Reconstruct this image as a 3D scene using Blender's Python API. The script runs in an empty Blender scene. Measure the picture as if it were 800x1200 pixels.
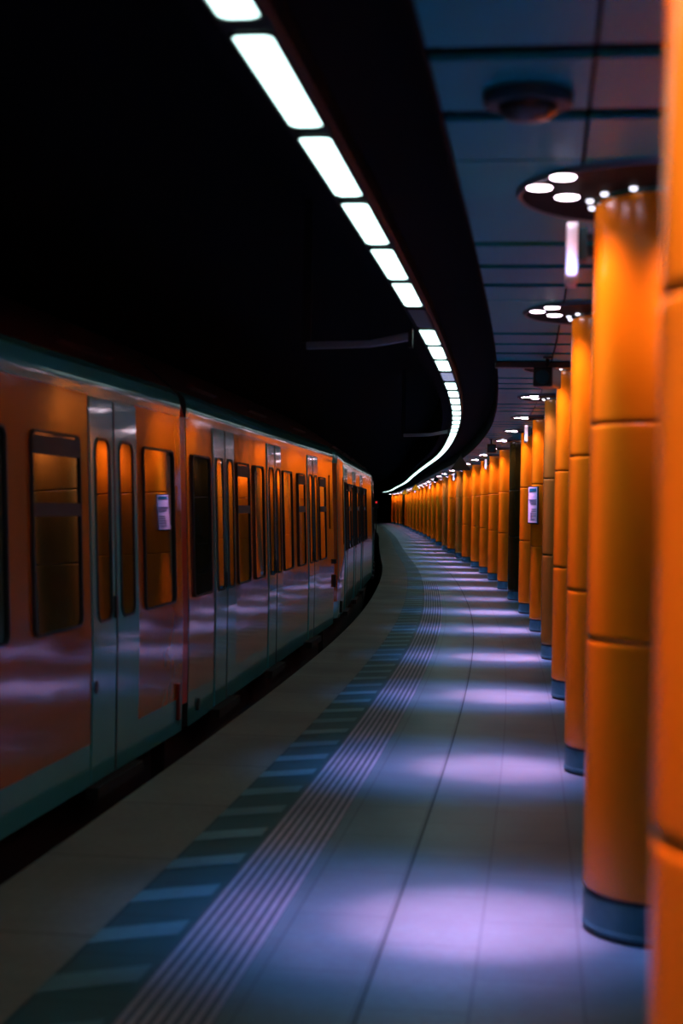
import bpy, bmesh, math, random
from mathutils import Vector, Matrix
random.seed(4)
S = bpy.context.scene
COL = S.collection
PI = math.pi

# ------------------------------------------------------------------ the curved line of the pillars
KN = [-15, 0, 8, 16, 24, 32, 42, 54, 70, 90, 112, 150]
SL = [0.1394, 0.1394, 0.1241, 0.0968, 0.0598, 0.0419, 0.0174, 0.0209, 0.0258, 0.0107, 0.0165, -0.0469]
def slope(y):
    if y <= KN[0]: return SL[0]
    if y >= KN[-1]: return SL[-1]
    for a, b, c, d in zip(KN, KN[1:], SL, SL[1:]):
        if y <= b: return c + (d - c) * (y - a) / (b - a)
_DY = 0.25
_TAB = [-1.6515]
_y = -15.0
while _y < 175:
    _TAB.append(_TAB[-1] + _DY * (slope(_y) + slope(_y + _DY)) / 2); _y += _DY
def cx(y):
    t = (y + 15) / _DY
    i = max(0, min(len(_TAB) - 2, int(math.floor(t))))
    return _TAB[i] + (t - i) * (_TAB[i + 1] - _TAB[i])
def pt(y, off, z):
    """point beside the pillar line: off metres to the left of it"""
    s = slope(y); n = math.hypot(1, s)
    return Vector((cx(y) - off / n, y + off * s / n, z))
def heading(y): return -math.atan(slope(y))          # z rotation that turns +Y along the line

# ------------------------------------------------------------------ materials
def mat(name, col, rough=0.5, metal=0.0, spec=0.5, coat=0.0, emit=None, es=0.0, ior=None):
    m = bpy.data.materials.new(name); m.use_nodes = True
    b = m.node_tree.nodes['Principled BSDF']
    b.inputs['Base Color'].default_value = (*col, 1)
    b.inputs['Roughness'].default_value = rough
    b.inputs['Metallic'].default_value = metal
    b.inputs['Specular IOR Level'].default_value = spec
    if ior: b.inputs['IOR'].default_value = ior
    if coat:
        b.inputs['Coat Weight'].default_value = coat; b.inputs['Coat Roughness'].default_value = 0.05
    if emit:
        b.inputs['Emission Color'].default_value = (*emit, 1); b.inputs['Emission Strength'].default_value = es
    return m
def N(m, t, **kw):
    n = m.node_tree.nodes.new(t)
    for k, v in kw.items(): setattr(n, k, v)
    return n
def bsdf(m): return m.node_tree.nodes['Principled BSDF']
def L(m, a, b): m.node_tree.links.new(a, b)
def vary(m, c1, c2, scale=3.0, coord='Object', detail=4.0, lo=0.35, hi=0.65):
    tc = N(m, 'ShaderNodeTexCoord'); no = N(m, 'ShaderNodeTexNoise'); r = N(m, 'ShaderNodeValToRGB')
    no.inputs['Scale'].default_value = scale; no.inputs['Detail'].default_value = detail
    r.color_ramp.elements[0].position = lo; r.color_ramp.elements[1].position = hi
    r.color_ramp.elements[0].color = (*c1, 1); r.color_ramp.elements[1].color = (*c2, 1)
    L(m, tc.outputs[coord], no.inputs['Vector']); L(m, no.outputs['Fac'], r.inputs['Fac'])
    L(m, r.outputs['Color'], bsdf(m).inputs['Base Color'])
    return no, r
def bump(m, scale, strength, dist=0.01, stretch=(1, 1, 1), detail=2.0):
    tc = N(m, 'ShaderNodeTexCoord'); mp = N(m, 'ShaderNodeMapping'); no = N(m, 'ShaderNodeTexNoise'); bp = N(m, 'ShaderNodeBump')
    mp.inputs['Scale'].default_value = stretch
    no.inputs['Scale'].default_value = scale; no.inputs['Detail'].default_value = detail
    bp.inputs['Strength'].default_value = strength; bp.inputs['Distance'].default_value = dist
    L(m, tc.outputs['Object'], mp.inputs['Vector']); L(m, mp.outputs['Vector'], no.inputs['Vector'])
    L(m, no.outputs['Fac'], bp.inputs['Height']); L(m, bp.outputs['Normal'], bsdf(m).inputs['Normal'])

M = {}
def glaze(name, c1, c2, rough=0.22):
    m = mat(name, c1, rough, spec=0.5); vary(m, c1, c2, 2.2); return m
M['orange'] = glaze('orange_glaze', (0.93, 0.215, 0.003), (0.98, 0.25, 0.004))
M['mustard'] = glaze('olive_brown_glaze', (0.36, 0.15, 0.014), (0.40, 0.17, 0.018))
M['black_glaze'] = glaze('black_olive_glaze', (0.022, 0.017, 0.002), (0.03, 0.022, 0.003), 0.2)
M['seam'] = mat('dark_seam', (0.02, 0.012, 0.006), 0.8)
M['plinth'] = mat('zinc_plinth', (0.05, 0.22, 0.27), 0.45, 0.2, spec=0.3)
vary(M['plinth'], (0.025, 0.15, 0.19), (0.05, 0.21, 0.25), 9.0)
M['rubber'] = mat('black_rubber', (0.012, 0.012, 0.013), 0.6)
M['dark_metal'] = mat('dark_recess_metal', (0.004, 0.005, 0.006), 0.7, spec=0.1)
M['rim'] = mat('blue_grey_rim', (0.20, 0.27, 0.33), 0.4, 0.4)
M['lens'] = mat('spot_lens', (0.9, 0.85, 0.9), 0.3, emit=(1.0, 0.78, 0.95), es=14.0)
M['pilot'] = mat('pilot_lens', (0.8, 0.8, 0.9), 0.3, emit=(0.85, 0.85, 1.0), es=2.5)
M['tube'] = mat('strip_diffuser', (0.8, 0.8, 0.8), 0.4, emit=(0.66, 1.0, 0.95), es=3.3)
M['tube_weak'] = mat('strip_diffuser_failing', (0.6, 0.6, 0.7), 0.4, emit=(0.55, 0.6, 0.95), es=0.5)
_no, _r = vary(M['tube_weak'], (0.2, 0.2, 0.25), (0.8, 0.8, 0.9), 14.0)
M['tube_off'] = mat('strip_diffuser_unlit', (0.10, 0.13, 0.12), 0.4)
M['trunk'] = mat('trunking_grey', (0.012, 0.016, 0.016), 0.6, spec=0.2)
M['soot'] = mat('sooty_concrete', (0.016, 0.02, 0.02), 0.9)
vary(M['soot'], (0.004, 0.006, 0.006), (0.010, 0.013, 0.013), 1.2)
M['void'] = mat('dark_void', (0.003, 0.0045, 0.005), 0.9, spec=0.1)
M['ballast'] = mat('track_ballast', (0.02, 0.02, 0.018), 0.95); vary(M['ballast'], (0.01, 0.01, 0.01), (0.03, 0.03, 0.026), 14.0)
M['ceil'] = mat('grey_metal_ceiling', (0.015, 0.34, 0.44), 0.34, 0.06, spec=0.04)
vary(M['ceil'], (0.008, 0.38, 0.48), (0.014, 0.43, 0.54), 0.9)
M['white'] = mat('white_enamel', (0.82, 0.80, 0.88), 0.35)
M['paper'] = mat('white_paper', (0.85, 0.82, 0.92), 0.5)
M['ink'] = mat('grey_print', (0.22, 0.22, 0.33), 0.6)
M['teal_ink'] = mat('teal_print', (0.0, 0.16, 0.22), 0.6)
M['grey_box'] = mat('grey_box', (0.018, 0.07, 0.09), 0.5, spec=0.2)
M['black_plastic'] = mat('black_plastic', (0.012, 0.013, 0.014), 0.35)
M['warn'] = mat('yellow_warning_glow', (0.75, 0.36, 0.01), 0.5, emit=(0.9, 0.40, 0.01), es=0.45)  # glow put into the yellow face, stands in for ring light falling on it
M['warn_red'] = mat('red_warning', (0.55, 0.03, 0.01), 0.5)
M['sign_dark'] = mat('dark_sign_face', (0.035, 0.025, 0.006), 0.4)
M['signal'] = mat('red_signal_glass', (0.5, 0.02, 0.02), 0.3, emit=(1, 0.03, 0.04), es=0.7)
# train paint
M['paint'] = mat('red_train_paint', (0.55, 0.085, 0.004), 0.10, spec=0.6, coat=0.5)
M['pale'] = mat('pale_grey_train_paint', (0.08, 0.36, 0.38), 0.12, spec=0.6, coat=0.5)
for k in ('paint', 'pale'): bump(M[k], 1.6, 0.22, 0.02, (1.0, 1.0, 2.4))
M['roof'] = mat('dark_red_roof', (0.08, 0.008, 0.004), 0.45)
M['glass'] = mat('tinted_window_glass', (0.006, 0.010, 0.008), 0.025, spec=0.5, ior=2.3)
bump(M['glass'], 1.1, 0.05, 0.02)
M['underframe'] = mat('grimy_underframe', (0.012, 0.011, 0.010), 0.8)
M['bellows'] = mat('dark_red_bellows', (0.5, 0.02, 0.006), 0.25)
M['lampred'] = mat('red_marker', (0.22, 0.012, 0.006), 0.3)

# paving: brick texture laid along the platform (UV = metres along, metres across)
def paving(name, c1, c2, mortar, tile, rough, msize=0.006, stain=(0.75, 1.15)):
    m = mat(name, c1, rough, spec=0.4)
    uv = N(m, 'ShaderNodeUVMap'); br = N(m, 'ShaderNodeTexBrick'); no = N(m, 'ShaderNodeTexNoise'); fi = N(m, 'ShaderNodeTexNoise')
    r = N(m, 'ShaderNodeMapRange'); r2 = N(m, 'ShaderNodeMapRange'); mul = N(m, 'ShaderNodeMath', operation='MULTIPLY')
    mix = N(m, 'ShaderNodeVectorMath', operation='SCALE')
    br.inputs['Color1'].default_value = (*c1, 1); br.inputs['Color2'].default_value = (*c2, 1); br.inputs['Mortar'].default_value = (*mortar, 1)
    br.inputs['Scale'].default_value = 1; br.inputs['Mortar Size'].default_value = msize; br.inputs['Mortar Smooth'].default_value = 0.2
    br.inputs['Brick Width'].default_value = tile[0]; br.inputs['Row Height'].default_value = tile[1]; br.offset = 0.5
    no.inputs['Scale'].default_value = 0.9; no.inputs['Detail'].default_value = 6
    fi.inputs['Scale'].default_value = 26; fi.inputs['Detail'].default_value = 3
    r.inputs['From Min'].default_value = 0.3; r.inputs['From Max'].default_value = 0.7
    r.inputs['To Min'].default_value = stain[0]; r.inputs['To Max'].default_value = stain[1]
    r2.inputs['From Min'].default_value = 0.3; r2.inputs['From Max'].default_value = 0.7
    r2.inputs['To Min'].default_value = 0.86; r2.inputs['To Max'].default_value = 1.1
    L(m, uv.outputs['UV'], br.inputs['Vector']); L(m, uv.outputs['UV'], no.inputs['Vector']); L(m, uv.outputs['UV'], fi.inputs['Vector'])
    L(m, no.outputs['Fac'], r.inputs['Value']); L(m, fi.outputs['Fac'], r2.inputs['Value'])
    L(m, r.outputs['Result'], mul.inputs[0]); L(m, r2.outputs['Result'], mul.inputs[1])
    L(m, br.outputs['Color'], mix.inputs[0]); L(m, mul.outputs[0], mix.inputs['Scale'])
    L(m, mix.outputs[0], bsdf(m).inputs['Base Color'])
    rr = N(m, 'ShaderNodeMapRange'); rr.inputs['To Min'].default_value = rough - 0.1; rr.inputs['To Max'].default_value = rough + 0.12
    L(m, fi.outputs['Fac'], rr.inputs['Value']); L(m, rr.outputs['Result'], bsdf(m).inputs['Roughness'])
    return m
M['floor'] = paving('teal_grey_paving', (0.15, 0.27, 0.31), (0.17, 0.295, 0.33), (0.10, 0.185, 0.215), (0.70, 0.35), 0.42, 0.005, (0.62, 1.22))
M['joint'] = mat('dark_joint', (0.03, 0.055, 0.065), 0.8)
M['edge'] = paving('worn_edge_slabs', (0.22, 0.25, 0.21), (0.245, 0.275, 0.23), (0.10, 0.12, 0.10), (1.2, 2.0), 0.6, 0.008, (0.7, 1.2))
M['band'] = paving('dark_teal_band', (0.025, 0.13, 0.14), (0.03, 0.14, 0.15), (0.015, 0.07, 0.08), (0.5, 1.0), 0.5)
M['bar'] = paving('pale_bars', (0.13, 0.34, 0.38), (0.15, 0.37, 0.41), (0.13, 0.32, 0.36), (5, 5), 0.5, 0.0, (0.6, 1.25))
M['rib'] = paving('pale_ribs', (0.50, 0.50, 0.60), (0.54, 0.54, 0.64), (0.4, 0.4, 0.45), (5, 5), 0.5, 0.0, (0.6, 1.2))
M['ribbase'] = paving('rib_base', (0.085, 0.14, 0.17), (0.095, 0.15, 0.18), (0.07, 0.1, 0.12), (0.3, 1.0), 0.55, 0.006)

# ------------------------------------------------------------------ mesh building
class MB:
    def __init__(self): self.v = []; self.f = []; self.mi = []; self.uv = []
    def add(self, vs, fs, mi=0, M4=None, uvs=None):
        o = len(self.v)
        self.v += [tuple(M4 @ Vector(p)) if M4 else tuple(p) for p in vs]
        self.uv += list(uvs) if uvs else [(0, 0)] * len(vs)
        for f in fs: self.f.append(tuple(i + o for i in f)); self.mi.append(mi)
    def box(self, x0, x1, y0, y1, z0, z1, mi=0, M4=None):
        self.add([(x, y, z) for z in (z0, z1) for y in (y0, y1) for x in (x0, x1)],
                 [(0, 2, 3, 1), (4, 5, 7, 6), (0, 1, 5, 4), (2, 6, 7, 3), (0, 4, 6, 2), (1, 3, 7, 5)], mi, M4)
    def lathe(self, prof, n=32, mi=0, M4=None, caps=True):
        vs = []; fs = []
        for (r, z) in prof:
            for k in range(n): a = 2 * PI * k / n; vs.append((r * math.cos(a), r * math.sin(a), z))
        for j in range(len(prof) - 1):
            for k in range(n):
                k2 = (k + 1) % n; fs.append((j * n + k, j * n + k2, (j + 1) * n + k2, (j + 1) * n + k))
        if caps:
            fs.append(tuple(reversed(range(n)))); fs.append(tuple(range((len(prof) - 1) * n, len(prof) * n)))
        self.add(vs, fs, mi, M4)
    def prism(self, poly, d0, d1, mi=0, M4=None, axis='y'):
        """extrude a 2-D polygon (a, z) between d0 and d1 along y (or x)"""
        n = len(poly)
        P = (lambda a, z, d: (a, d, z)) if axis == 'y' else (lambda a, z, d: (d, a, z))
        vs = [P(a, z, d0) for a, z in poly] + [P(a, z, d1) for a, z in poly]
        fs = [tuple(range(n)), tuple(reversed(range(n, 2 * n)))]
        fs += [(i, i + n, (i + 1) % n + n, (i + 1) % n) for i in range(n)]
        self.add(vs, fs, mi, M4)
    def frame(self, outer, inner, d0, d1, mi=0, M4=None):
        n = len(outer)
        vs = [(a, d1, z) for a, z in outer] + [(a, d1, z) for a, z in inner] + [(a, d0, z) for a, z in outer] + [(a, d0, z) for a, z in inner]
        fs = []
        for i in range(n):
            j = (i + 1) % n
            fs += [(i, j, n + j, n + i), (2 * n + i, 2 * n + j, j, i), (n + i, n + j, 3 * n + j, 3 * n + i)]
        self.add(vs, fs, mi, M4)
    def build(self, name, mats, parent=None, smooth=False, bevel=0.0, angle=35):
        me = bpy.data.meshes.new(name); me.from_pydata(self.v, [], self.f)
        ms = mats if isinstance(mats, (list, tuple)) else [mats]
        for m in ms: me.materials.append(m)
        for p, i in zip(me.polygons, self.mi): p.material_index = i
        if any(u != (0, 0) for u in self.uv):
            ul = me.uv_layers.new(name='UVMap')
            for lp in me.loops: ul.data[lp.index].uv = self.uv[lp.vertex_index]
        bm = bmesh.new(); bm.from_mesh(me)
        bmesh.ops.recalc_face_normals(bm, faces=bm.faces)
        if bevel > 0:
            bmesh.ops.bevel(bm, geom=[e for e in bm.edges if len(e.link_faces) == 2 and e.calc_face_angle() > 0.6],
                            offset=bevel, segments=2, affect='EDGES', profile=0.6)
        bm.to_mesh(me); bm.free()
        if smooth:
            for p in me.polygons: p.use_smooth = True
            me.set_sharp_from_angle(angle=math.radians(angle))
        o = bpy.data.objects.new(name, me); COL.objects.link(o)
        if parent: o.parent = parent
        return o
def tag(o, label, cat, group=None, kind=None):
    o['label'] = label; o['category'] = cat
    if group: o['group'] = group
    if kind: o['kind'] = kind
    return o
def empty(name, loc, rz, label, cat, group=None, kind=None):
    o = bpy.data.objects.new(name, None); COL.objects.link(o)
    o.location = loc; o.rotation_euler = (0, 0, rz); o.empty_display_size = 0.2
    return tag(o, label, cat, group, kind)
def structure(o): o['kind'] = 'structure'; return o
def dup(o, parent=None):
    c = o.copy(); COL.objects.link(c); c.parent = parent
    return c
def dup_tree(root):
    r = dup(root)
    for ch in list(root.children):
        c = dup(ch, r)
        for g in list(ch.children): dup(g, c)
    return r
def rrect(x0, x1, z0, z1, r, n=5):
    pts = []
    for cx_, cz_, a0 in ((x1 - r, z1 - r, 0), (x0 + r, z1 - r, 90), (x0 + r, z0 + r, 180), (x1 - r, z0 + r, 270)):
        for k in range(n + 1):
            a = math.radians(a0 + 90 * k / n); pts.append((cx_ + r * math.cos(a), cz_ + r * math.sin(a)))
    return pts
def ystep(y0, y1, st=0.5):
    n = max(1, int(round((y1 - y0) / st))); return [y0 + (y1 - y0) * i / n for i in range(n + 1)]
def sweep(mb, prof, y0, y1, mi=0, st=0.5, closed=False, cap=False):
    ys = ystep(y0, y1, st); n = len(prof); vs = []; uv = []; fs = []
    for y in ys:
        for (o, z) in prof: vs.append(pt(y, o, z)); uv.append((y + 50, o + 20))
    m = n if closed else n - 1
    for i in range(len(ys) - 1):
        for j in range(m):
            k = (j + 1) % n
            fs.append((i * n + j, i * n + k, (i + 1) * n + k, (i + 1) * n + j))
    if cap: fs += [tuple(range(n)), tuple(reversed(range((len(ys) - 1) * n, len(ys) * n)))]
    mb.add(vs, fs, mi, None, uv)

H = 2.70
Y0, Y1 = -7.0, 150.0
# ------------------------------------------------------------------ floor
mb = MB(); sweep(mb, [(1.40, 0), (0.991, 0)], Y0, Y1); sweep(mb, [(0.991, 0), (0.981, 0)], Y0, Y1, 1); sweep(mb, [(0.981, 0), (-1.9, 0)], Y0, Y1)
structure(mb.build('floor', [M['floor'], M['joint']]))
mb = MB(); sweep(mb, [(2.58, -1.1), (2.58, 0), (2.01, 0)], Y0, Y1); structure(mb.build('trim_1', M['edge']))
TEND = 32.0
# dark band with pale slanted bars
mb = MB(); sweep(mb, [(2.01, 0), (1.70, 0)], Y0, Y1)
y = -6.0
while y < 46:
    w = 0.19; sk = 0.17
    q = []
    uvq = []
    for (yy, oo) in ((y, 2.005), (y + w, 2.005), (y + w + sk, 1.72), (y + sk, 1.72)):
        q.append(pt(yy, oo, 0.003)); uvq.append((yy + 50, oo + 20))
    mb.add(q, [(0, 1, 2, 3)], 1, None, uvq)
    y += 0.555
structure(mb.build('trim_2', [M['band'], M['bar']]))
# ribbed guidance strip, plain beyond its end
mb = MB(); sweep(mb, [(1.70, 0), (1.40, 0)], Y0, TEND); 
for k in range(8):
    o = 1.685 - k * 0.0375
    sweep(mb, [(o, 0), (o - 0.003, 0.006), (o - 0.015, 0.006), (o - 0.018, 0)], Y0, TEND, 1)
structure(mb.build('trim_3', [M['ribbase'], M['rib']]))
mb = MB(); sweep(mb, [(1.70, 0), (1.40, 0)], TEND, Y1); structure(mb.build('floor.001', M['floor']))
mb = MB(); sweep(mb, [(7.0, -1.1), (2.58, -1.1)], Y0, Y1, st=2); structure(mb.build('floor.002', M['ballast']))
# tunnel walls and the end
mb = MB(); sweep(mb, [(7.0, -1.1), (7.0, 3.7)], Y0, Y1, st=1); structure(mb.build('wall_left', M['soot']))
M['walltile'] = paving('olive_wall_tiles', (0.15, 0.25, 0.12), (0.17, 0.28, 0.13), (0.45, 0.40, 0.2), (0.8, 50), 0.3, 0.006)
mb = MB(); wz = [0, 0.15, 1.06, 1.075, 1.85, 1.865, 2.86]; sweep(mb, [(-1.9, z) for z in wz], Y0, Y1, st=1); structure(mb.build('wall_right', M['walltile']))
mb = MB(); mb.add([pt(Y1, 7.0, -1.1), pt(Y1, -1.9, -1.1), pt(Y1, -1.9, 3.7), pt(Y1, 7.0, 3.7)], [(0, 1, 2, 3)]); structure(mb.build('wall_back', M['soot']))
mb = MB(); mb.add([pt(Y0, 7.0, -1.1), pt(Y0, -1.9, -1.1), pt(Y0, -1.9, 3.7), pt(Y0, 7.0, 3.7)], [(0, 1, 2, 3)]); structure(mb.build('wall_front', M['soot']))
# dark ceiling over the track with its lower soffit, and the void over the slotted panels
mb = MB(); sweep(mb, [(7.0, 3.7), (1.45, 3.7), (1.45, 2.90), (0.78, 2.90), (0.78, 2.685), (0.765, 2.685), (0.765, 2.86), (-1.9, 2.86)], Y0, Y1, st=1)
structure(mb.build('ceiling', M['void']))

PY = [-4.65, -1.2, 2.23, 5.67, 9.08, 12.6, 15.9, 19.46, 22.8, 26.1, 29.56, 33.2, 36.6, 40.1, 44.0, 47.4, 52.4, 56.6, 62.5,
      68.5, 74.0, 80.0, 85.5, 91, 97, 103, 109, 115, 121, 127, 133, 139]
# slotted metal panels, one bay between two pillars
mb = MB()
def panel(o0, o1, y0, y1):
    if y1 - y0 < 0.02: return
    ys = ystep(y0, y1, 1.0); n = len(ys); vs = []; fs = []
    for y in ys: vs += [pt(y, o0, H), pt(y, o1, H), pt(y, o0, H + 0.02), pt(y, o1, H + 0.02)]
    for i in range(n - 1):
        a = 4 * i; b = a + 4
        fs += [(a, a + 1, b + 1, b), (a + 2, b + 2, b + 3, a + 3), (a, b, b + 2, a + 2), (a + 1, a + 3, b + 3, b + 1)]
    fs += [(0, 2, 3, 1), (4 * n - 4, 4 * n - 3, 4 * n - 1, 4 * n - 2)]
    mb.add(vs, fs)
allp = [-8.09] + PY + [145.0, 150.0]
for a, b in zip(allp, allp[1:]):
    k = (b - a) / 3.45
    cuts = [(a + 0.97 * k, 0.12), (a + 1.60 * k, 0.12), (a + 2.22 * k, 0.12), (a + 2.80 * k, 0.018)]
    y = a - 0.0
    segs = []
    for c, w in cuts: segs.append((y, c - w / 2)); y = c + w / 2
    segs.append((y, b))
    for s0, s1 in segs:
        for o0, o1 in ((0.765, 0.347), (0.335, -0.335), (-0.347, -1.6), (-1.61, -1.88)): panel(o0, o1, max(s0, Y0), s1)
structure(mb.build('ceiling.001', M['ceil']))

# ------------------------------------------------------------------ pillars
R = 0.283
def drum(z0, z1):
    b = 0.010; pr = []
    prof = [(R - 0.014, z0), (R - 0.014, z0 + 0.004)]
    for k in range(5):
        a = -90 + 90 * k / 4; prof.append((R - b + b * math.cos(math.radians(a)), z0 + 0.004 + b + b * math.sin(math.radians(a))))
    prof += [(R, z0 + 0.03), (R, z0 + 0.06), (R, z1 - 0.05), (R, z1 - 0.025)]
    for k in range(5):
        a = 90 * k / 4; prof.append((R - b + b * math.cos(math.radians(a)), z1 - b + b * math.sin(math.radians(a))))
    prof.append((R - 0.014, z1))
    m = MB(); m.lathe(prof, 56); return m
JZ = [0.155, 1.07, 1.857, 2.673]
def make_pillar(gl):
    t = empty('tiled_pillar', (0, 0, 0), 0, '', 'pillar', 'orange tiled pillars in a curving row', 'thing')
    m = MB()
    m.lathe([(R - 0.012, 0), (R - 0.012, 0.016)], 56, 1)
    m.lathe([(R - 0.004, 0.016), (R, 0.02), (R, 0.034), (R - 0.004, 0.038), (R - 0.004, 0.139), (R - 0.006, 0.141)], 56, 0)
    m.lathe([(R - 0.012, 0.141), (R - 0.012, 0.155)], 56, 1)
    m.build('plinth', [M['plinth'], M['rubber']], t, True)['label'] = 'grey metal plinth'
    for a, b in zip(JZ, JZ[1:]):
        drum(a, b).build('glazed_drum', gl, t, True, angle=50)
    return t
protos = {k: None for k in ('orange', 'mustard', 'black_glaze')}
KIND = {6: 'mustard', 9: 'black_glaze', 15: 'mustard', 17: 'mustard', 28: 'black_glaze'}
ORD = 'zeroth nearest second third fourth fifth sixth seventh eighth ninth tenth eleventh twelfth thirteenth fourteenth fifteenth sixteenth seventeenth eighteenth nineteenth twentieth'.split()
def ordinal(n):
    if n <= 20: return ORD[n]
    t = ['', '', 'twenty', 'thirty', 'forty', 'fifty', 'sixty', 'seventy', 'eighty', 'ninety', 'hundred and'][n // 10] if n < 110 else ''
    w = ['', 'first', 'second', 'third', 'fourth', 'fifth', 'sixth', 'seventh', 'eighth', 'ninth'][n % 10]
    if n == 100: return 'hundredth'
    if n > 100: return 'hundred and ' + (ORD[n - 100] if n > 101 else 'first')
    return (t + '-' + w) if w else {'twenty': 'twentieth', 'thirty': 'thirtieth', 'forty': 'fortieth', 'fifty': 'fiftieth', 'sixty': 'sixtieth', 'seventy': 'seventieth', 'eighty': 'eightieth', 'ninety': 'ninetieth'}[t]
PLAB = {1: 'blurred orange tiled pillar cut off by the right edge of the photo',
        2: 'large orange tiled pillar whose grey plinth and lit top show, second along the row',
        3: 'orange tiled pillar behind the large one with the first full plinth, third along the row',
        5: 'mustard brown tiled pillar just before the one wearing a white notice',
        6: 'orange tiled pillar wearing the white notice',
        7: 'orange tiled pillar just behind the one wearing the white notice',
        8: 'black tiled pillar standing among the orange ones',
        9: 'orange tiled pillar just behind the black one',
        14: 'mustard brown tiled pillar, fourteenth along the row', 16: 'mustard brown tiled pillar, sixteenth along the row'}
pillars = []
for i, y in enumerate(PY):
    k = KIND.get(i, 'orange')
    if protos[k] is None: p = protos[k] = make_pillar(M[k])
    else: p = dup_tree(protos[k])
    p.location = (cx(y), y, 0); p.rotation_euler = (0, 0, heading(y))
    n = i - 1
    if n < 1: lab = 'orange tiled pillar standing behind the photographer, %s one back' % ('first' if n == 0 else 'second')
    else: lab = PLAB.get(n, '%s tiled pillar, %s of the row from the photographer' % ({'orange': 'orange', 'mustard': 'mustard brown', 'black_glaze': 'black'}[k], ordinal(n)))
    p['label'] = lab
    pillars.append(p)

# ------------------------------------------------------------------ round recessed lights around the pillar heads
RR = 0.57; RC = -0.11            # the light sits a little towards the camera of the pillar head
LAMPS = [[(-0.485, -0.18), (-0.405, -0.35), (-0.385, -0.01)], [(0.485, 0.12), (0.405, 0.30), (0.385, 0.0)],
         [(-0.10, 0.50), (0.10, 0.50), (0.0, 0.42)], [(0.28, -0.42), (0.40, -0.36), (0.27, -0.30)]]
def make_ring(full, beads):
    t = empty('ring_light', (0, 0, 0), 0, '', 'ceiling light', 'round lights in the ceiling around the pillar heads')
    m = MB(); nn_ = 56; vs = []; fs = []
    for z in (H - 0.012, H - 0.002):
        for k in range(nn_): a = 2 * PI * k / nn_; vs.append(((RR - 0.02) * math.cos(a), RC + (RR - 0.02) * math.sin(a), z))
        for k in range(nn_): a = 2 * PI * k / nn_; vs.append(((R + 0.003) * math.cos(a), (R + 0.003) * math.sin(a), z))
    for k in range(nn_):
        k2 = (k + 1) % nn_
        for a, b in ((0, 1), (1, 3), (3, 2), (2, 0)): fs.append((a * nn_ + k, a * nn_ + k2, b * nn_ + k2, b * nn_ + k))
    m.add(vs, fs)
    m.build('recess_plate', M['dark_metal'], t, True)
    m = MB(); prof = [(RR - 0.019, H - 0.001), (RR - 0.019, H - 0.016), (RR - 0.010, H - 0.018), (RR, H - 0.001)]
    m.lathe(prof + [prof[0]], 56, 0, Matrix.Translation((0, RC, 0)), caps=False)
    m.build('rim', M['rim'], t, True)
    for g in LAMPS:
        if full:
            for qx, qy in g:
                m = MB(); M4 = Matrix.Translation((qx, qy + RC, 0))
                m.lathe([(0.052, H - 0.0125), (0.052, H - 0.017), (0.045, H - 0.017), (0.045, H - 0.0125)], 20, 0, M4)
                lm = m.build('spot_lamp', M['dark_metal'], t, True)
                m = MB(); m.lathe([(0.044, H - 0.0172), (0.040, H - 0.020), (0.024, H - 0.023), (0.004, H - 0.024)], 20, 0, M4)
                m.build('lens', M['lens'], lm, True)
        else:
            m = MB()
            for qx, qy in g:
                m.lathe([(0.044, H - 0.0125), (0.040, H - 0.018), (0.024, H - 0.022), (0.004, H - 0.024)], 12, 0, Matrix.Translation((qx, qy + RC, 0)))
            m.build('lamp_group', M['lens'], t, True)
    if beads:
        for k in range(14):
            a = 2 * PI * (k + 0.3) / 14
            m = MB(); m.lathe([(0.013, H - 0.0125), (0.013, H - 0.018), (0.009, H - 0.023), (0.002, H - 0.025)], 12, 0, Matrix.Translation(((R + 0.020) * math.cos(a), (R + 0.020) * math.sin(a), 0)))
            m.build('pilot_lamp', M['pilot'], t, True)
    return t
def spot(name, loc, e, col, cone, blend, tgt, rad):
    ld = bpy.data.lights.new(name, 'SPOT'); ld.energy = e; ld.color = col; ld.spot_size = math.radians(cone); ld.spot_blend = blend
    ld.shadow_soft_size = rad
    o = bpy.data.objects.new(name, ld); COL.objects.link(o); o.location = loc
    d = Vector(tgt) - Vector(loc); o.rotation_euler = d.to_track_quat('-Z', 'Y').to_euler()
    return o
P_CORE, P_HALO, P_WASH = 1100.0, 270.0, 80.0
rp = {}
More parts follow.
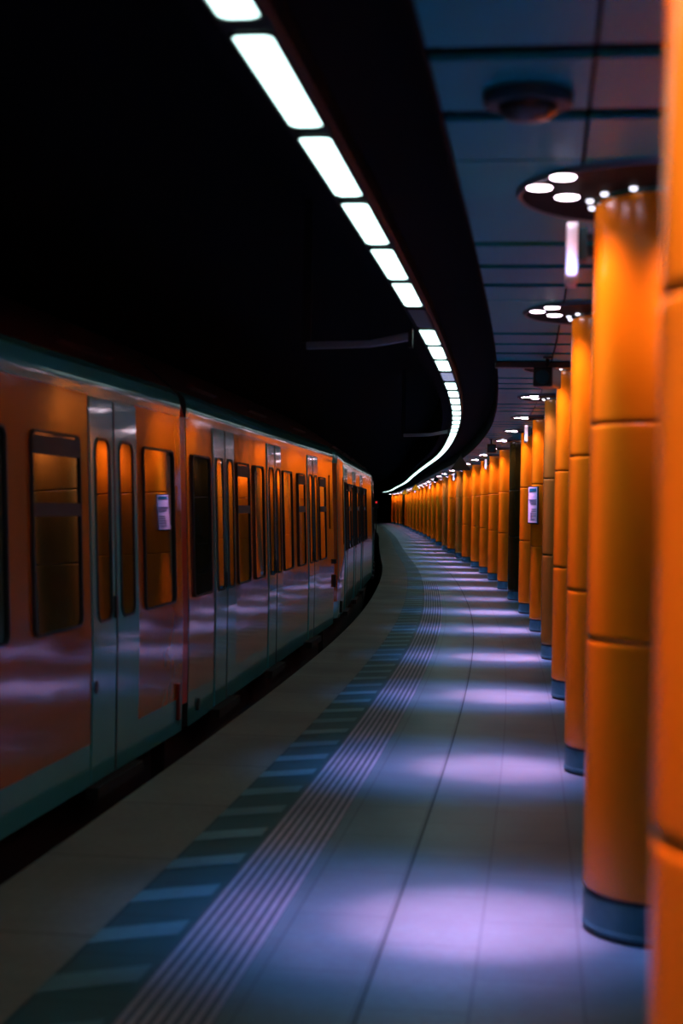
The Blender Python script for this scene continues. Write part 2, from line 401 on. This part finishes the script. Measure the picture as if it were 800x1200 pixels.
for i, y in enumerate(PY):
    full = (y < 24, y < 17)
    if full not in rp: r_ = rp[full] = make_ring(*full)
    else: r_ = dup_tree(rp[full])
    r_.location = (cx(y), y, 0); r_.rotation_euler = (0, 0, heading(y))
    n = i - 1
    who = 'behind the photographer, %s one back' % ('first' if n == 0 else 'second') if n < 1 else \
        {1: 'around the blurred pillar at the right edge', 2: 'around the head of the large lit pillar', 8: 'around the head of the black pillar',
         6: 'around the head of the pillar wearing the white notice'}.get(n, 'around the head of the %s pillar of the row' % ordinal(n))
    r_['label'] = 'round ceiling light ' + who
    # the light thrown by the left-hand and right-hand lamp groups
    c = Vector((cx(y), y, 0)); s = slope(y); nn = math.hypot(1, s)
    e = 1.0 if n != 8 else 0.55
    for (du, dv, au, av, k) in ((0.345, -0.20, 0.66, -0.03, 1.0), (-0.345, -0.20, -0.66, -0.03, 0.8)):
        if y > 60 and du < 0: continue
        spot('spot_beam', pt(y + dv, du, H - 0.03), P_CORE * 0.78 * e * k, (1.0, 0.32, 0.60), 26, 1.0, pt(y + av, au, 0), 0.04)
        if y < 60: spot('spot_beam', pt(y + dv, du, H - 0.03), P_CORE * 0.20 * e * k, (1.0, 0.38, 0.80), 42, 1.0, pt(y + av, au * 1.15, 0), 0.04)
        if y < 110: spot('spot_spill', pt(y + dv, du, H - 0.03), P_HALO * e, (0.03, 0.30, 1.0), 54, 1.0, pt(y + av, au * 1.3, 0), 0.05)
    for (du, dv, k) in ((0.46, -0.24, 0.6), (-0.12, -0.50, 1.1), (-0.46, 0.10, 0.6), (0.15, 0.42, 0.7)):
        if y > 60 and (du < -0.3 or dv > 0): continue
        spot('spot_wash', pt(y + dv, du, H - 0.03), P_WASH * e * k, (1.0, 0.52, 0.60), 58, 1.0, pt(y, 0, 2.0), 0.10)

# ------------------------------------------------------------------ strip of lamps over the track edge
ZS = 2.80; OS = 1.25
mb = MB(); sweep(mb, [(OS + 0.085, 2.895), (OS + 0.085, 2.822), (OS + 0.07, 2.806), (OS - 0.07, 2.806), (OS - 0.085, 2.822), (OS - 0.085, 2.895)], Y0 + 0.1, 135, 0, 0.5, True, True)
tag(mb.build('light_trunking', M['trunk']), 'long dark curved trunking that carries the strip of lamps', 'light trunking')
n = 0; LP = 1.13; y = 3.93 - LP * 9
idx = -8
while y < 134:
    yc = y + LP / 2 - 0.05; ln = LP - (0.125 if idx < 10 else 0.20); wd = 0.112
    full = -0.5 < y < 26
    off = idx == 6; weak = idx == 10
    mname = 'tube_off' if off else 'tube_weak' if weak else 'tube'
    loc = pt(yc, OS, ZS); rz = heading(yc)
    if idx < 1: lab = 'lit strip lamp above or behind the photographer, %s back' % ordinal(1 - idx).replace('nearest', 'first')
    elif idx == 1: lab = 'lit rectangular strip lamp cut off at the top of the photo'.replace('cut off', 'cut')
    elif off: lab = 'unlit grey strip lamp, the gap in the bright row'
    elif weak: lab = 'dim bluish failing strip lamp among bright ones'
    else: lab = 'lit white strip lamp, %s of the row from the top of the photo' % ordinal(idx).replace('nearest', 'first')
    shape = [(a, b) for a, b in rrect(-wd / 2, wd / 2, -ln / 2, ln / 2, 0.028, 4)]
    inner = [(a * 0.80, b * 0.985) for a, b in shape]
    def lens(z, mi=0):
        m = MB(); k = len(shape)
        vs = [(a, b, z + 0.004) for a, b in shape] + [(a, b, z - 0.001) for a, b in inner]
        fs = [(i, (i + 1) % k, k + (i + 1) % k, k + i) for i in range(k)] + [tuple(range(k, 2 * k)), tuple(reversed(range(k)))]
        m.add(vs, fs); return m
    if full:
        t = empty('strip_lamp', loc, rz, lab, 'lamp', 'lamps of the overhead strip')
        m = MB(); k = len(shape); o2 = [(a * 1.14, b * 1.014) for a, b in shape]
        vs = [(a, b, 0.0045) for a, b in o2] + [(a, b, -0.004) for a, b in o2] + [(a, b, -0.004) for a, b in shape] + [(a, b, 0.0045) for a, b in shape]
        fs = [(r * k + i, r * k + (i + 1) % k, ((r + 1) % 4) * k + (i + 1) % k, ((r + 1) % 4) * k + i) for r in range(4) for i in range(k)]
        m.add(vs, fs); m.build('lamp_frame', M['trunk'], t)
        lens(-0.0005).build('diffuser', M[mname], t)
    else:
        o = lens(0).build('strip_lamp', M[mname]); o.location = loc; o.rotation_euler = (0, 0, rz)
        tag(o, lab, 'lamp', 'lamps of the overhead strip')
    y += LP; idx += 1

# ------------------------------------------------------------------ flag signs on every fourth pillar, the notice, ceiling fittings
def flag_sign():
    t = empty('flag_sign', (0, 0, 0), 0, '', 'sign', 'small white flag signs high on the pillars')
    m = MB(); m.prism(rrect(-0.10, 0.10, 2.385, 2.605, 0.03), -0.020, 0.020, axis='x')
    p = m.build('sign_plate', M['white'], t, True, 0.006)
    m = MB(); m.box(0.022, 0.056, -0.06, 0.06, 2.47, 2.59); m.build('mounting_box', M['grey_box'], t, False, 0.004)
    m = MB(); m.box(0.056, 0.079, -0.012, 0.012, 2.49, 2.53); m.box(0.056, 0.079, -0.012, 0.012, 2.55, 2.575)
    m.build('bracket', M['grey_box'], t)
    return t
fs0 = None
for n in (2, 6, 10, 14, 18, 22):
    i = n + 1; y = PY[i]
    o = flag_sign() if fs0 is None else dup_tree(fs0)
    fs0 = fs0 or o
    o.location = pt(y + 0.02, R + 0.08, 0); o.rotation_euler = (0, 0, heading(y))
    o['label'] = 'small white flag sign high on the ' + {2: 'large lit orange pillar', 6: 'pillar wearing the white notice'}.get(n, '%s pillar of the row' % ordinal(n))
# notice on the pillar
y = PY[7]
t = empty('notice_board', (cx(y), y, 0), heading(y) + math.radians(28), 'white paper notice with teal heading hung on an orange pillar', 'notice')
m = MB(); m.box(-R - 0.020, -R - 0.004, -0.115, 0.115, 1.36, 1.83); m.build('backing', M['grey_box'], t)
m = MB(); m.box(-R - 0.024, -R - 0.020, -0.105, 0.105, 1.375, 1.82)
x0, x1 = -R - 0.0252, -R - 0.0238
m.box(x0, x1, -0.085, 0.085, 1.765, 1.805, 2)
for k in range(3): m.box(x0, x1, -0.09, 0.09 - 0.02 * k, 1.655 - 0.024 * k, 1.667 - 0.024 * k, 1)
for k in range(4): m.box(x0, x1, -0.09, 0.02 + 0.015 * (k % 2), 1.545 - 0.03 * k, 1.551 - 0.03 * k, 1)
m.box(x0, x1, -0.06, 0.05, 1.415, 1.425, 1); m.box(x0, x1, 0.02, 0.045, 1.43, 1.50, 1)
m.build('paper', [M['paper'], M['ink'], M['teal_ink']], t)
# round ceiling speaker
p = pt(4.40, 0.47, 0); p = Vector((0.50, 4.28, 0))
t = empty('ceiling_speaker', p, 0.0, 'dark round speaker dome under the teal ceiling panels at top right', 'ceiling speaker')
m = MB(); m.lathe([(0.125, H - 0.001), (0.125, H - 0.03), (0.118, H - 0.036), (0.085, H - 0.036)], 40, 0); m.build('housing', M['grey_box'], t, True)
m = MB(); m.lathe([(0.084, H - 0.0365), (0.080, H - 0.052), (0.060, H - 0.068), (0.03, H - 0.075), (0.003, H - 0.077)], 40, 0); m.build('dome', M['black_plastic'], t, True)
# black cameras hanging by the ceiling
def cctv():
    t = empty('security_camera', (0, 0, 0), 0, '', 'camera', 'black boxes hung under the ceiling')
    m = MB(); m.lathe([(0.035, H - 0.001), (0.035, H - 0.012), (0.014, H - 0.014), (0.014, H - 0.10)], 20); m.build('mount', M['black_plastic'], t, True)
    m = MB(); m.box(-0.075, 0.075, -0.15, 0.15, H - 0.235, H - 0.09); m.build('housing', M['black_plastic'], t, False, 0.012)
    m = MB(); m.lathe([(0.052, 0), (0.052, 0.02), (0.042, 0.022)], 24, 0, Matrix.Translation((0, -0.15, H - 0.165)) @ Matrix.Rotation(PI / 2, 4, 'X'))
    m.build('lens', M['grey_box'], t, True)
    return t
c0 = cctv(); c0.location = pt(11.6, 0.38, 0); c0.rotation_euler = (0, 0, heading(11.6) - 0.25); c0['label'] = 'black security camera under the ceiling before the third pillar'
c1 = dup_tree(c0); c1.location = pt(25.5, 0.62, 0); c1.rotation_euler = (0, 0, heading(25.5)); c1['label'] = 'black security camera hung at the ceiling edge before the black pillar'
c1.scale = (1, 1, 1)
c2 = dup_tree(c0); c2.location = pt(55, 0.60, 0); c2.rotation_euler = (0, 0, heading(55)); c2['label'] = 'tiny black security camera far along the ceiling edge by the yellow triangles'
# dark rail across the ceiling
y = 12.0
m = MB(); m.box(-0.78, 0.45, -0.05, 0.05, H - 0.05, H - 0.001)
o = m.build('ceiling_rail', M['black_plastic'], None, False, 0.006); o.location = pt(y, 0.0, 0); o.rotation_euler = (0, 0, heading(y))
tag(o, 'black rail across the ceiling panels beside the first black camera', 'rail')
# triangular warning signs
def tri_sign(loc, rz, w, zt, faces, lab, yellow):
    t = empty('triangle_sign', loc, rz, lab, 'sign', 'triangular signs hung from the ceiling edge')
    h = w * 0.72
    m = MB(); m.prism([(-w / 2, zt - h), (w / 2, zt - h), (0, zt)], -0.02, 0.02); m.build('sign_face', M['black_plastic'], t)
    m = MB(); k = 0.78; cz = zt - h * 0.66
    m.prism([(-w / 2 * k, cz - h * 0.34 * k), (w / 2 * k, cz - h * 0.34 * k), (0, cz + h * 0.66 * k)], -0.026, -0.0205)
    m.build('sign_panel', faces, t)
    if yellow:
        m = MB(); m.prism([(-0.035 * w, cz - 0.14 * h), (0.05 * w, cz - 0.14 * h), (0.035 * w, cz + 0.02 * h), (0.09 * w, cz + 0.02 * h), (-0.02 * w, cz + 0.3 * h), (0.01 * w, cz + 0.08 * h), (-0.07 * w, cz + 0.08 * h)], -0.031, -0.0265)
        m.build('sign_symbol', M['warn_red'], t)
    m = MB(); m.box(-0.01, 0.01, -0.008, 0.008, zt - 0.04, H); m.build('hanger', M['black_plastic'], t)
tri_sign(pt(32.5, 0.93, 0), heading(32.5), 0.44, 2.66, M['sign_dark'], 'dark triangular sign hung at the ceiling edge above the orange row', False)
tri_sign(pt(70, 0.95, 0), heading(70), 0.44, 2.62, M['warn'], 'nearer yellow warning triangle with a red symbol at the far ceiling edge', True)
tri_sign(pt(92, 0.92, 0), heading(92), 0.46, 2.62, M['warn'], 'farther yellow warning triangle, beyond the other one', True)

# cross arms over the track
def arm(y, ln, z, lab, k=1.0):
    t = empty('bracket_arm', pt(y, OS + 0.085, 0), heading(y), lab, 'bracket arm', 'grey arms reaching over the track')
    m = MB(); m.prism([(-0.02, z + 0.05 * k), (-0.02, z + 0.11 * k), (-0.30 * k, z + 0.05 * k), (-ln, z + 0.035 * k), (-ln, z - 0.015), (-0.30 * k, z)], -0.03, 0.03)
    m.build('arm', M['rim'], t, False, 0.006)
    m = MB(); m.box(-ln - 0.03, -ln + 0.03, -0.02, 0.02, z + 0.03 * k, 3.7); m.build('drop_rod', M['trunk'], t)
    m = MB(); m.box(-0.03, 0.0, -0.05, 0.05, z, z + 0.13 * k); m.build('clamp', M['trunk'], t)
arm(10.6, 0.75, 2.66, 'dim grey bracket arm reaching left from the lamp strip, the nearer one')
arm(24.0, 0.72, 2.66, 'dim grey bracket arm farther along the lamp strip, near the train roof')
# red signal far down the tunnel
t = empty('signal_lamp', pt(80, 2.72, -0.1), heading(80), 'tiny red signal lamp far down the black tunnel', 'signal')
m = MB(); m.box(-0.12, 0.12, -0.06, 0.06, 1.55, 2.0); m.build('housing', M['black_plastic'], t, False, 0.01)
m = MB(); m.lathe([(0.05, 0), (0.04, 0.02), (0.01, 0.03)], 16, 0, Matrix.Translation((0, -0.06, 1.86)) @ Matrix.Rotation(PI / 2, 4, 'X')); m.build('lens', M['signal'], t, True)
m = MB(); m.box(-0.03, 0.03, -0.03, 0.03, -1.0, 1.55); m.build('post', M['black_plastic'], t)

# ------------------------------------------------------------------ the train
DT = 2.783; ZB, ZO, ZT, ZC = 0.03, 0.255, 2.12, 2.31
SIDE = [(0.0, ZB), (0.0, ZO), (0.0, 0.75), (-0.050, ZT), (-0.046, 2.15), (-0.0440, 2.18), (-0.047, 2.215), (-0.066, 2.265), (-0.115, ZC)]
ROOF = [(-0.115, ZC), (-0.30, 2.46), (-0.55, 2.64), (-0.85, 2.76), (-1.25, 2.84), (-1.45, 2.85)]
def dz(z):                       # outward position of the side at height z
    for (d0, z0), (d1, z1) in zip(SIDE, SIDE[1:]):
        if z <= z1: return d0 + (d1 - d0) * (z - z0) / max(1e-6, z1 - z0)
    return SIDE[-1][0]
def car(ya, yb, doors, windows, label, cab=False, gut=True, bellows=True, extra=None):
    A = pt(ya, DT, 0); B = pt(yb, DT, 0); d = B - A; Ln = d.length; rz = math.atan2(-d.x, d.y)
    # local frame: +y along the car, +x towards the platform
    t = empty('train_car', A, rz, label, 'train car', 'cars of the red train')
    X = lambda y: (y - ya) / (yb - ya) * Ln
    # shell: side panel painted red between the pale doors, pale below and above
    br = [0.0]; red = []
    for (a, s, b) in sorted(doors): red.append((br[-1], X(a))); br += [X(a), X(b)]
    red.append((br[-1], Ln)); br.append(Ln)
    def isred(m_): return any(a < m_ < b for a, b in red)
    step = sorted(set([round(v, 4) for v in br] + ([0.25, 0.6] if cab else [])))
    def nose(yl):                # how far the cab end is drawn in
        return 0.22 * (1 - min(1, yl / 0.6)) ** 2 if cab else 0.0
    m = MB(); full = SIDE + ROOF[1:]
    other = [(-2.9 - a, z) for a, z in reversed(full[:-1])]
    ring = full + other; n = len(ring)
    vs = []; fs = []; mi = []
    for yl in step:
        e = nose(yl)
        vs += [(a - e if a > -1.45 else a + e, yl, z) for a, z in ring]
    for i in range(len(step) - 1):
        mid = (step[i] + step[i + 1]) / 2
        for j in range(n - 1):
            z0 = min(ring[j][1], ring[j + 1][1]); z1 = max(ring[j][1], ring[j + 1][1])
            if z1 <= ZO + 1e-4: k = 1
            elif z0 >= ZC - 1e-4: k = 2
            elif z0 >= ZT - 1e-4: k = 1
            else: k = 0 if isred(mid) else 1
            fs.append((i * n + j, i * n + j + 1, (i + 1) * n + j + 1, (i + 1) * n + j)); mi.append(k)
        fs.append((i * n + n - 1, i * n, (i + 1) * n, (i + 1) * n + n - 1)); mi.append(3)
    fs.append(tuple(range(n))); mi.append(4 if cab else 3); fs.append(tuple(range((len(step) - 1) * n, len(step) * n))); mi.append(3)
    for f_, k in zip(fs, mi): m.f.append(f_); m.mi.append(k)
    m.v = [tuple(v) for v in vs]; m.uv = [(0, 0)] * len(vs)
    m.build('body_shell', [M['paint'], M['pale'], M['roof'], M['underframe'], M['paint']], t, True, angle=24)
    # windows
    def S4(zc, yaw=0.0, ac=0.0):
        k = -0.05 / 1.35; w_ = math.tan(math.radians(yaw))
        return Matrix(((w_, 1, k, dz(zc) - w_ * ac), (-1, 0, 0, 0), (0, 0, 1, zc), (0, 0, 0, 1)))
    ZW0, ZW1 = 0.895, 1.885; zc = (ZW0 + ZW1) / 2
    def poly(a, b, z0, z1, r): return [(-q, z - zc) for q, z in rrect(a, b, z0, z1, r)]
    for (a, b, tr) in windows:
        a, b = X(a), X(b)
        outer = poly(a, b, ZW0, ZW1, 0.055); inner = poly(a + 0.014, b - 0.014, ZW0 + 0.014, ZW1 - 0.014, 0.045)
        m = MB(); m.frame(outer, inner, 0.0, 0.016, 0, S4(zc))
        if tr:
            m.box(-b + 0.022, -a - 0.022, 0.0, 0.016, 1.47 - zc, 1.535 - zc, 0, S4(zc))
            m.box(-b + 0.022, -a - 0.022, 0.0, 0.016, ZW1 - 0.115 - zc, ZW1 - 0.022 - zc, 0, S4(zc))
        fr = m.build('window', M['rubber'], t)
        m = MB(); m.prism(poly(a + 0.013, b - 0.013, ZW0 + 0.013, ZW1 - 0.013, 0.045), 0.0055, 0.0085, 0, S4(zc, 0.5 if tr else 0.8, -(a + b) / 2)); m.build('pane', M['glass'], fr)
    for (a, s, b) in doors:
        a, s, b = X(a), X(s), X(b)
        for lo, hi, hand in ((a + 0.006, s - 0.010, 1), (s + 0.010, b - 0.006, -1)):
            m = MB(); k = S4(zc)
            # leaf follows the side: a lower upright part and an upper leaning part
            prof = [(dz(z) + 0.008, z) for z in (0.045, 0.75, ZT - 0.012)]
            vs = [(x, y_, z) for y_ in (lo, hi) for x, z in prof] + [(x - 0.007, y_, z) for y_ in (lo, hi) for x, z in prof]
            q = 3
            fs = [(0, 1, q + 1, q), (1, 2, q + 2, q + 1), (6, 9, 10, 7), (7, 10, 11, 8), (0, 6, 7, 1), (1, 7, 8, 2), (q, q + 1, 10, 9), (q + 1, q + 2, 11, 10), (0, q, 9, 6), (2, 8, 11, 5)]
            m.add(vs, fs)
            lf = m.build('door_leaf', M['pale'], t)
            w = hi - lo; wa = lo + w * 0.18; wb = hi - w * 0.18
            m = MB(); m.frame(poly(wa, wb, ZW0 - 0.005, ZW1 + 0.01, 0.075), poly(wa + 0.014, wb - 0.014, ZW0 + 0.009, ZW1 - 0.004, 0.063), 0.0, 0.015, 0, S4(zc)); m.build('window_seal', M['rubber'], lf)
            m = MB(); m.prism(poly(wa + 0.013, wb - 0.013, ZW0 + 0.008, ZW1 - 0.003, 0.063), 0.004, 0.0115, 0, S4(zc, 1.7 if hand == 1 else 1.3, -(wa + wb) / 2)); m.build('pane', M['glass'], lf)
            if hand == 1:
                m = MB(); m.box(-hi + 0.008, -hi + 0.045, 0.006, 0.022, 0.90 - zc, 1.02 - zc, 0, S4(zc)); m.build('door_button', M['rubber'], lf)
        m = MB(); m.box(0.0005, 0.011, s - 0.010, s + 0.010, 0.045, 0.75)
        m.box(-s - 0.010, -s + 0.010, 0.0, 0.011, 0.75 - zc, ZT - 0.012 - zc, 0, S4(zc)); m.build('door_seal', M['rubber'], t)
        m = MB(); m.box(-0.02, 0.045, a + 0.01, b - 0.01, -0.045, 0.018); m.build('door_step', M['underframe'], t)
        m = MB(); m.prism([(-0.23, 2.42), (-0.205, 2.425), (-0.185, 2.405), (-0.23, 2.385)], a - 0.05, b + 0.05); m.build('rain_gutter', M['roof'], t)
    # under the floor
    m = MB(); m.box(-2.75, -0.18, 0.1, Ln - 0.1, -0.62, ZB); m.build('underframe', M['underframe'], t)
    for yb_ in (min(2.2, Ln * 0.2), Ln - min(2.2, Ln * 0.2)):
        m = MB(); m.box(-2.45, -0.45, yb_ - 0.9, yb_ + 0.9, -0.85, -0.55)
        bo = m.build('bogie', M['underframe'], t, False, 0.02)
        for yy in (-0.6, 0.6):
            for xx in (-2.2, -0.75):
                m = MB(); m.lathe([(0.30, -0.06), (0.32, -0.05), (0.32, 0.05), (0.30, 0.06)], 28, 0, Matrix.Translation((xx, yb_ + yy, -0.78)) @ Matrix.Rotation(PI / 2, 4, 'Y')); m.build('wheel', M['underframe'], bo)
    if bellows:
        m = MB()
        for k in range(3):
            y0_ = Ln + 0.004 + k * 0.058
            m.prism([(-0.004, 0.20), (-0.004, 0.75), (-0.054, ZT), (-0.10, 2.26), (-0.36, 2.26), (-0.36, 0.20)], y0_, y0_ + 0.046)
            m.prism([(-0.012, 0.21), (-0.012, 0.75), (-0.062, ZT), (-0.11, 2.25), (-0.35, 2.25), (-0.35, 0.21)], y0_ + 0.046, y0_ + 0.058)
        m.build('gangway_bellows', M['bellows'], t)
    if extra: extra(t, X, Ln, S4, zc, poly)
    return t
def ex1(t, X, Ln, S4, zc, poly):
    m = MB(); m.box(0.0, 0.02, X(9.74), X(9.80), 0.12, 0.36); m.build('marker', M['lampred'], t, False, 0.005)['label'] = 'dark red upright marker'
    m = MB(); m.lathe([(0.035, 0), (0.035, 0.012), (0.02, 0.014)], 16, 0, Matrix.Translation((0.0, X(7.90), 0.55)) @ Matrix.Rotation(PI / 2, 4, 'Y')); m.build('door_lock', M['rubber'], t)
def ex2(t, X, Ln, S4, zc, poly):
    m = MB(); m.lathe([(0.045, 0), (0.045, 0.012), (0.03, 0.014)], 16, 0, Matrix.Translation((0.0, X(10.42), 0.14)) @ Matrix.Rotation(PI / 2, 4, 'Y')); m.build('filler_cap', M['rubber'], t)
    m = MB(); m.prism(poly(X(19.12), X(19.36), 1.25, 1.93, 0.03), 0.0005, 0.008, 0, S4(zc)); m.build('cab_window', M['glass'], t)
    m = MB(); m.box(-0.01, 0.03, Ln - 0.06, Ln - 0.02, 0.5, 0.66); m.box(-0.01, 0.03, Ln - 0.06, Ln - 0.02, 0.8, 0.86); m.build('coupling_socket', M['rubber'], t)
def ex3(t, X, Ln, S4, zc, poly):
    m = MB(); m.prism(poly(X(21.70), X(21.86), 1.0, 1.95, 0.03), 0.0005, 0.008, 0, S4(zc)); m.build('cab_door_window', M['glass'], t)
    m = MB(); m.box(0.0, 0.03, X(20.85), X(20.92), 0.08, 0.24); m.build('grab_handle', M['rubber'], t)
    m = MB(); m.prism([(-0.45, 1.1), (-2.45, 1.1), (-2.3, 1.95), (-0.6, 1.95)], -0.006, 0.03, 0); m.build('windscreen', M['glass'], t)
    m = MB()
    for xx in (-0.55, -2.35): m.box(xx - 0.12, xx + 0.12, -0.02, 0.05, 0.62, 0.72)
    m.build('headlamp', M['rim'], t)
car(-6.2, 9.90, [(-3.3, -2.83, -2.36), (2.2, 2.67, 3.14), (7.84, 8.30, 8.78)],
    [(-5.6, -4.9, 0), (-4.5, -3.7, 1), (-2.1, -1.4, 0), (-1.1, -0.4, 1), (0.2, 0.9, 0), (1.2, 1.95, 1), (3.4, 4.1, 0), (4.5, 5.25, 1), (5.78, 6.56, 0), (6.90, 7.66, 1), (8.92, 9.68, 0)],
    'nearest red train car, at the left edge, with one pale double door in view', extra=ex1)
car(10.09, 19.55, [(11.06, 11.56, 11.98), (13.78, 14.28, 14.70), (16.84, 17.34, 17.82)],
    [(10.24, 10.92, 0), (12.08, 12.72, 1), (12.98, 13.54, 0), (14.82, 15.50, 0), (15.96, 16.56, 1), (17.94, 18.62, 1)],
    'middle red train car with three pale double doors, behind the dark red gangway bar', bellows=False, extra=ex2)
def pattern(ya, yb):
    ds = []; ws = []; y = ya
    while y + 3.0 < yb:
        ds.append((y, y + 0.48, y + 0.96)); ws += [(y + 1.12, y + 1.78, 1), (y + 1.98, y + 2.58, 0)]; y += 2.78
    return ds, ws
d_, w_ = pattern(22.0, 33.0)
car(20.05, 33.0, d_, w_, 'far red train car whose cab end faces the middle car', cab=True, extra=ex3)
d_, w_ = pattern(33.5, 45.8)
car(33.19, 46.0, d_, w_, 'farthest red train car, round the bend and almost hidden', bellows=False)

# ------------------------------------------------------------------ world, camera, view
w = bpy.data.worlds.new('world'); S.world = w; w.use_nodes = True
w.node_tree.nodes['Background'].inputs[0].default_value = (0.1, 0.5, 0.55, 1); w.node_tree.nodes['Background'].inputs[1].default_value = 0.002
cam = bpy.data.cameras.new('camera'); co = bpy.data.objects.new('camera', cam); COL.objects.link(co)
cam.sensor_fit = 'VERTICAL'; cam.sensor_height = 36; cam.sensor_width = 24; cam.lens = 54
cam.clip_start = 0.05; cam.clip_end = 400
co.matrix_world = Matrix.Translation((0, 0, 1.545)) @ Matrix.Rotation(PI / 2 - math.atan(7.2 / 1800), 4, 'X') @ Matrix.Rotation(0.017, 4, 'Z')
cam.dof.use_dof = True; cam.dof.focus_distance = 24.0; cam.dof.aperture_fstop = 2.2
S.camera = co
S.view_settings.view_transform = 'Standard'; S.view_settings.look = 'None'; S.view_settings.gamma = 1.0; S.view_settings.use_curve_mapping = False
S.view_settings.exposure = 0.0
S.cycles.use_denoising = True; S.cycles.max_bounces = 6; S.cycles.diffuse_bounces = 3; S.cycles.glossy_bounces = 4
S.cycles.sample_clamp_indirect = 4.0; S.cycles.caustics_reflective = False; S.cycles.caustics_refractive = False
S.cycles.use_light_tree = True
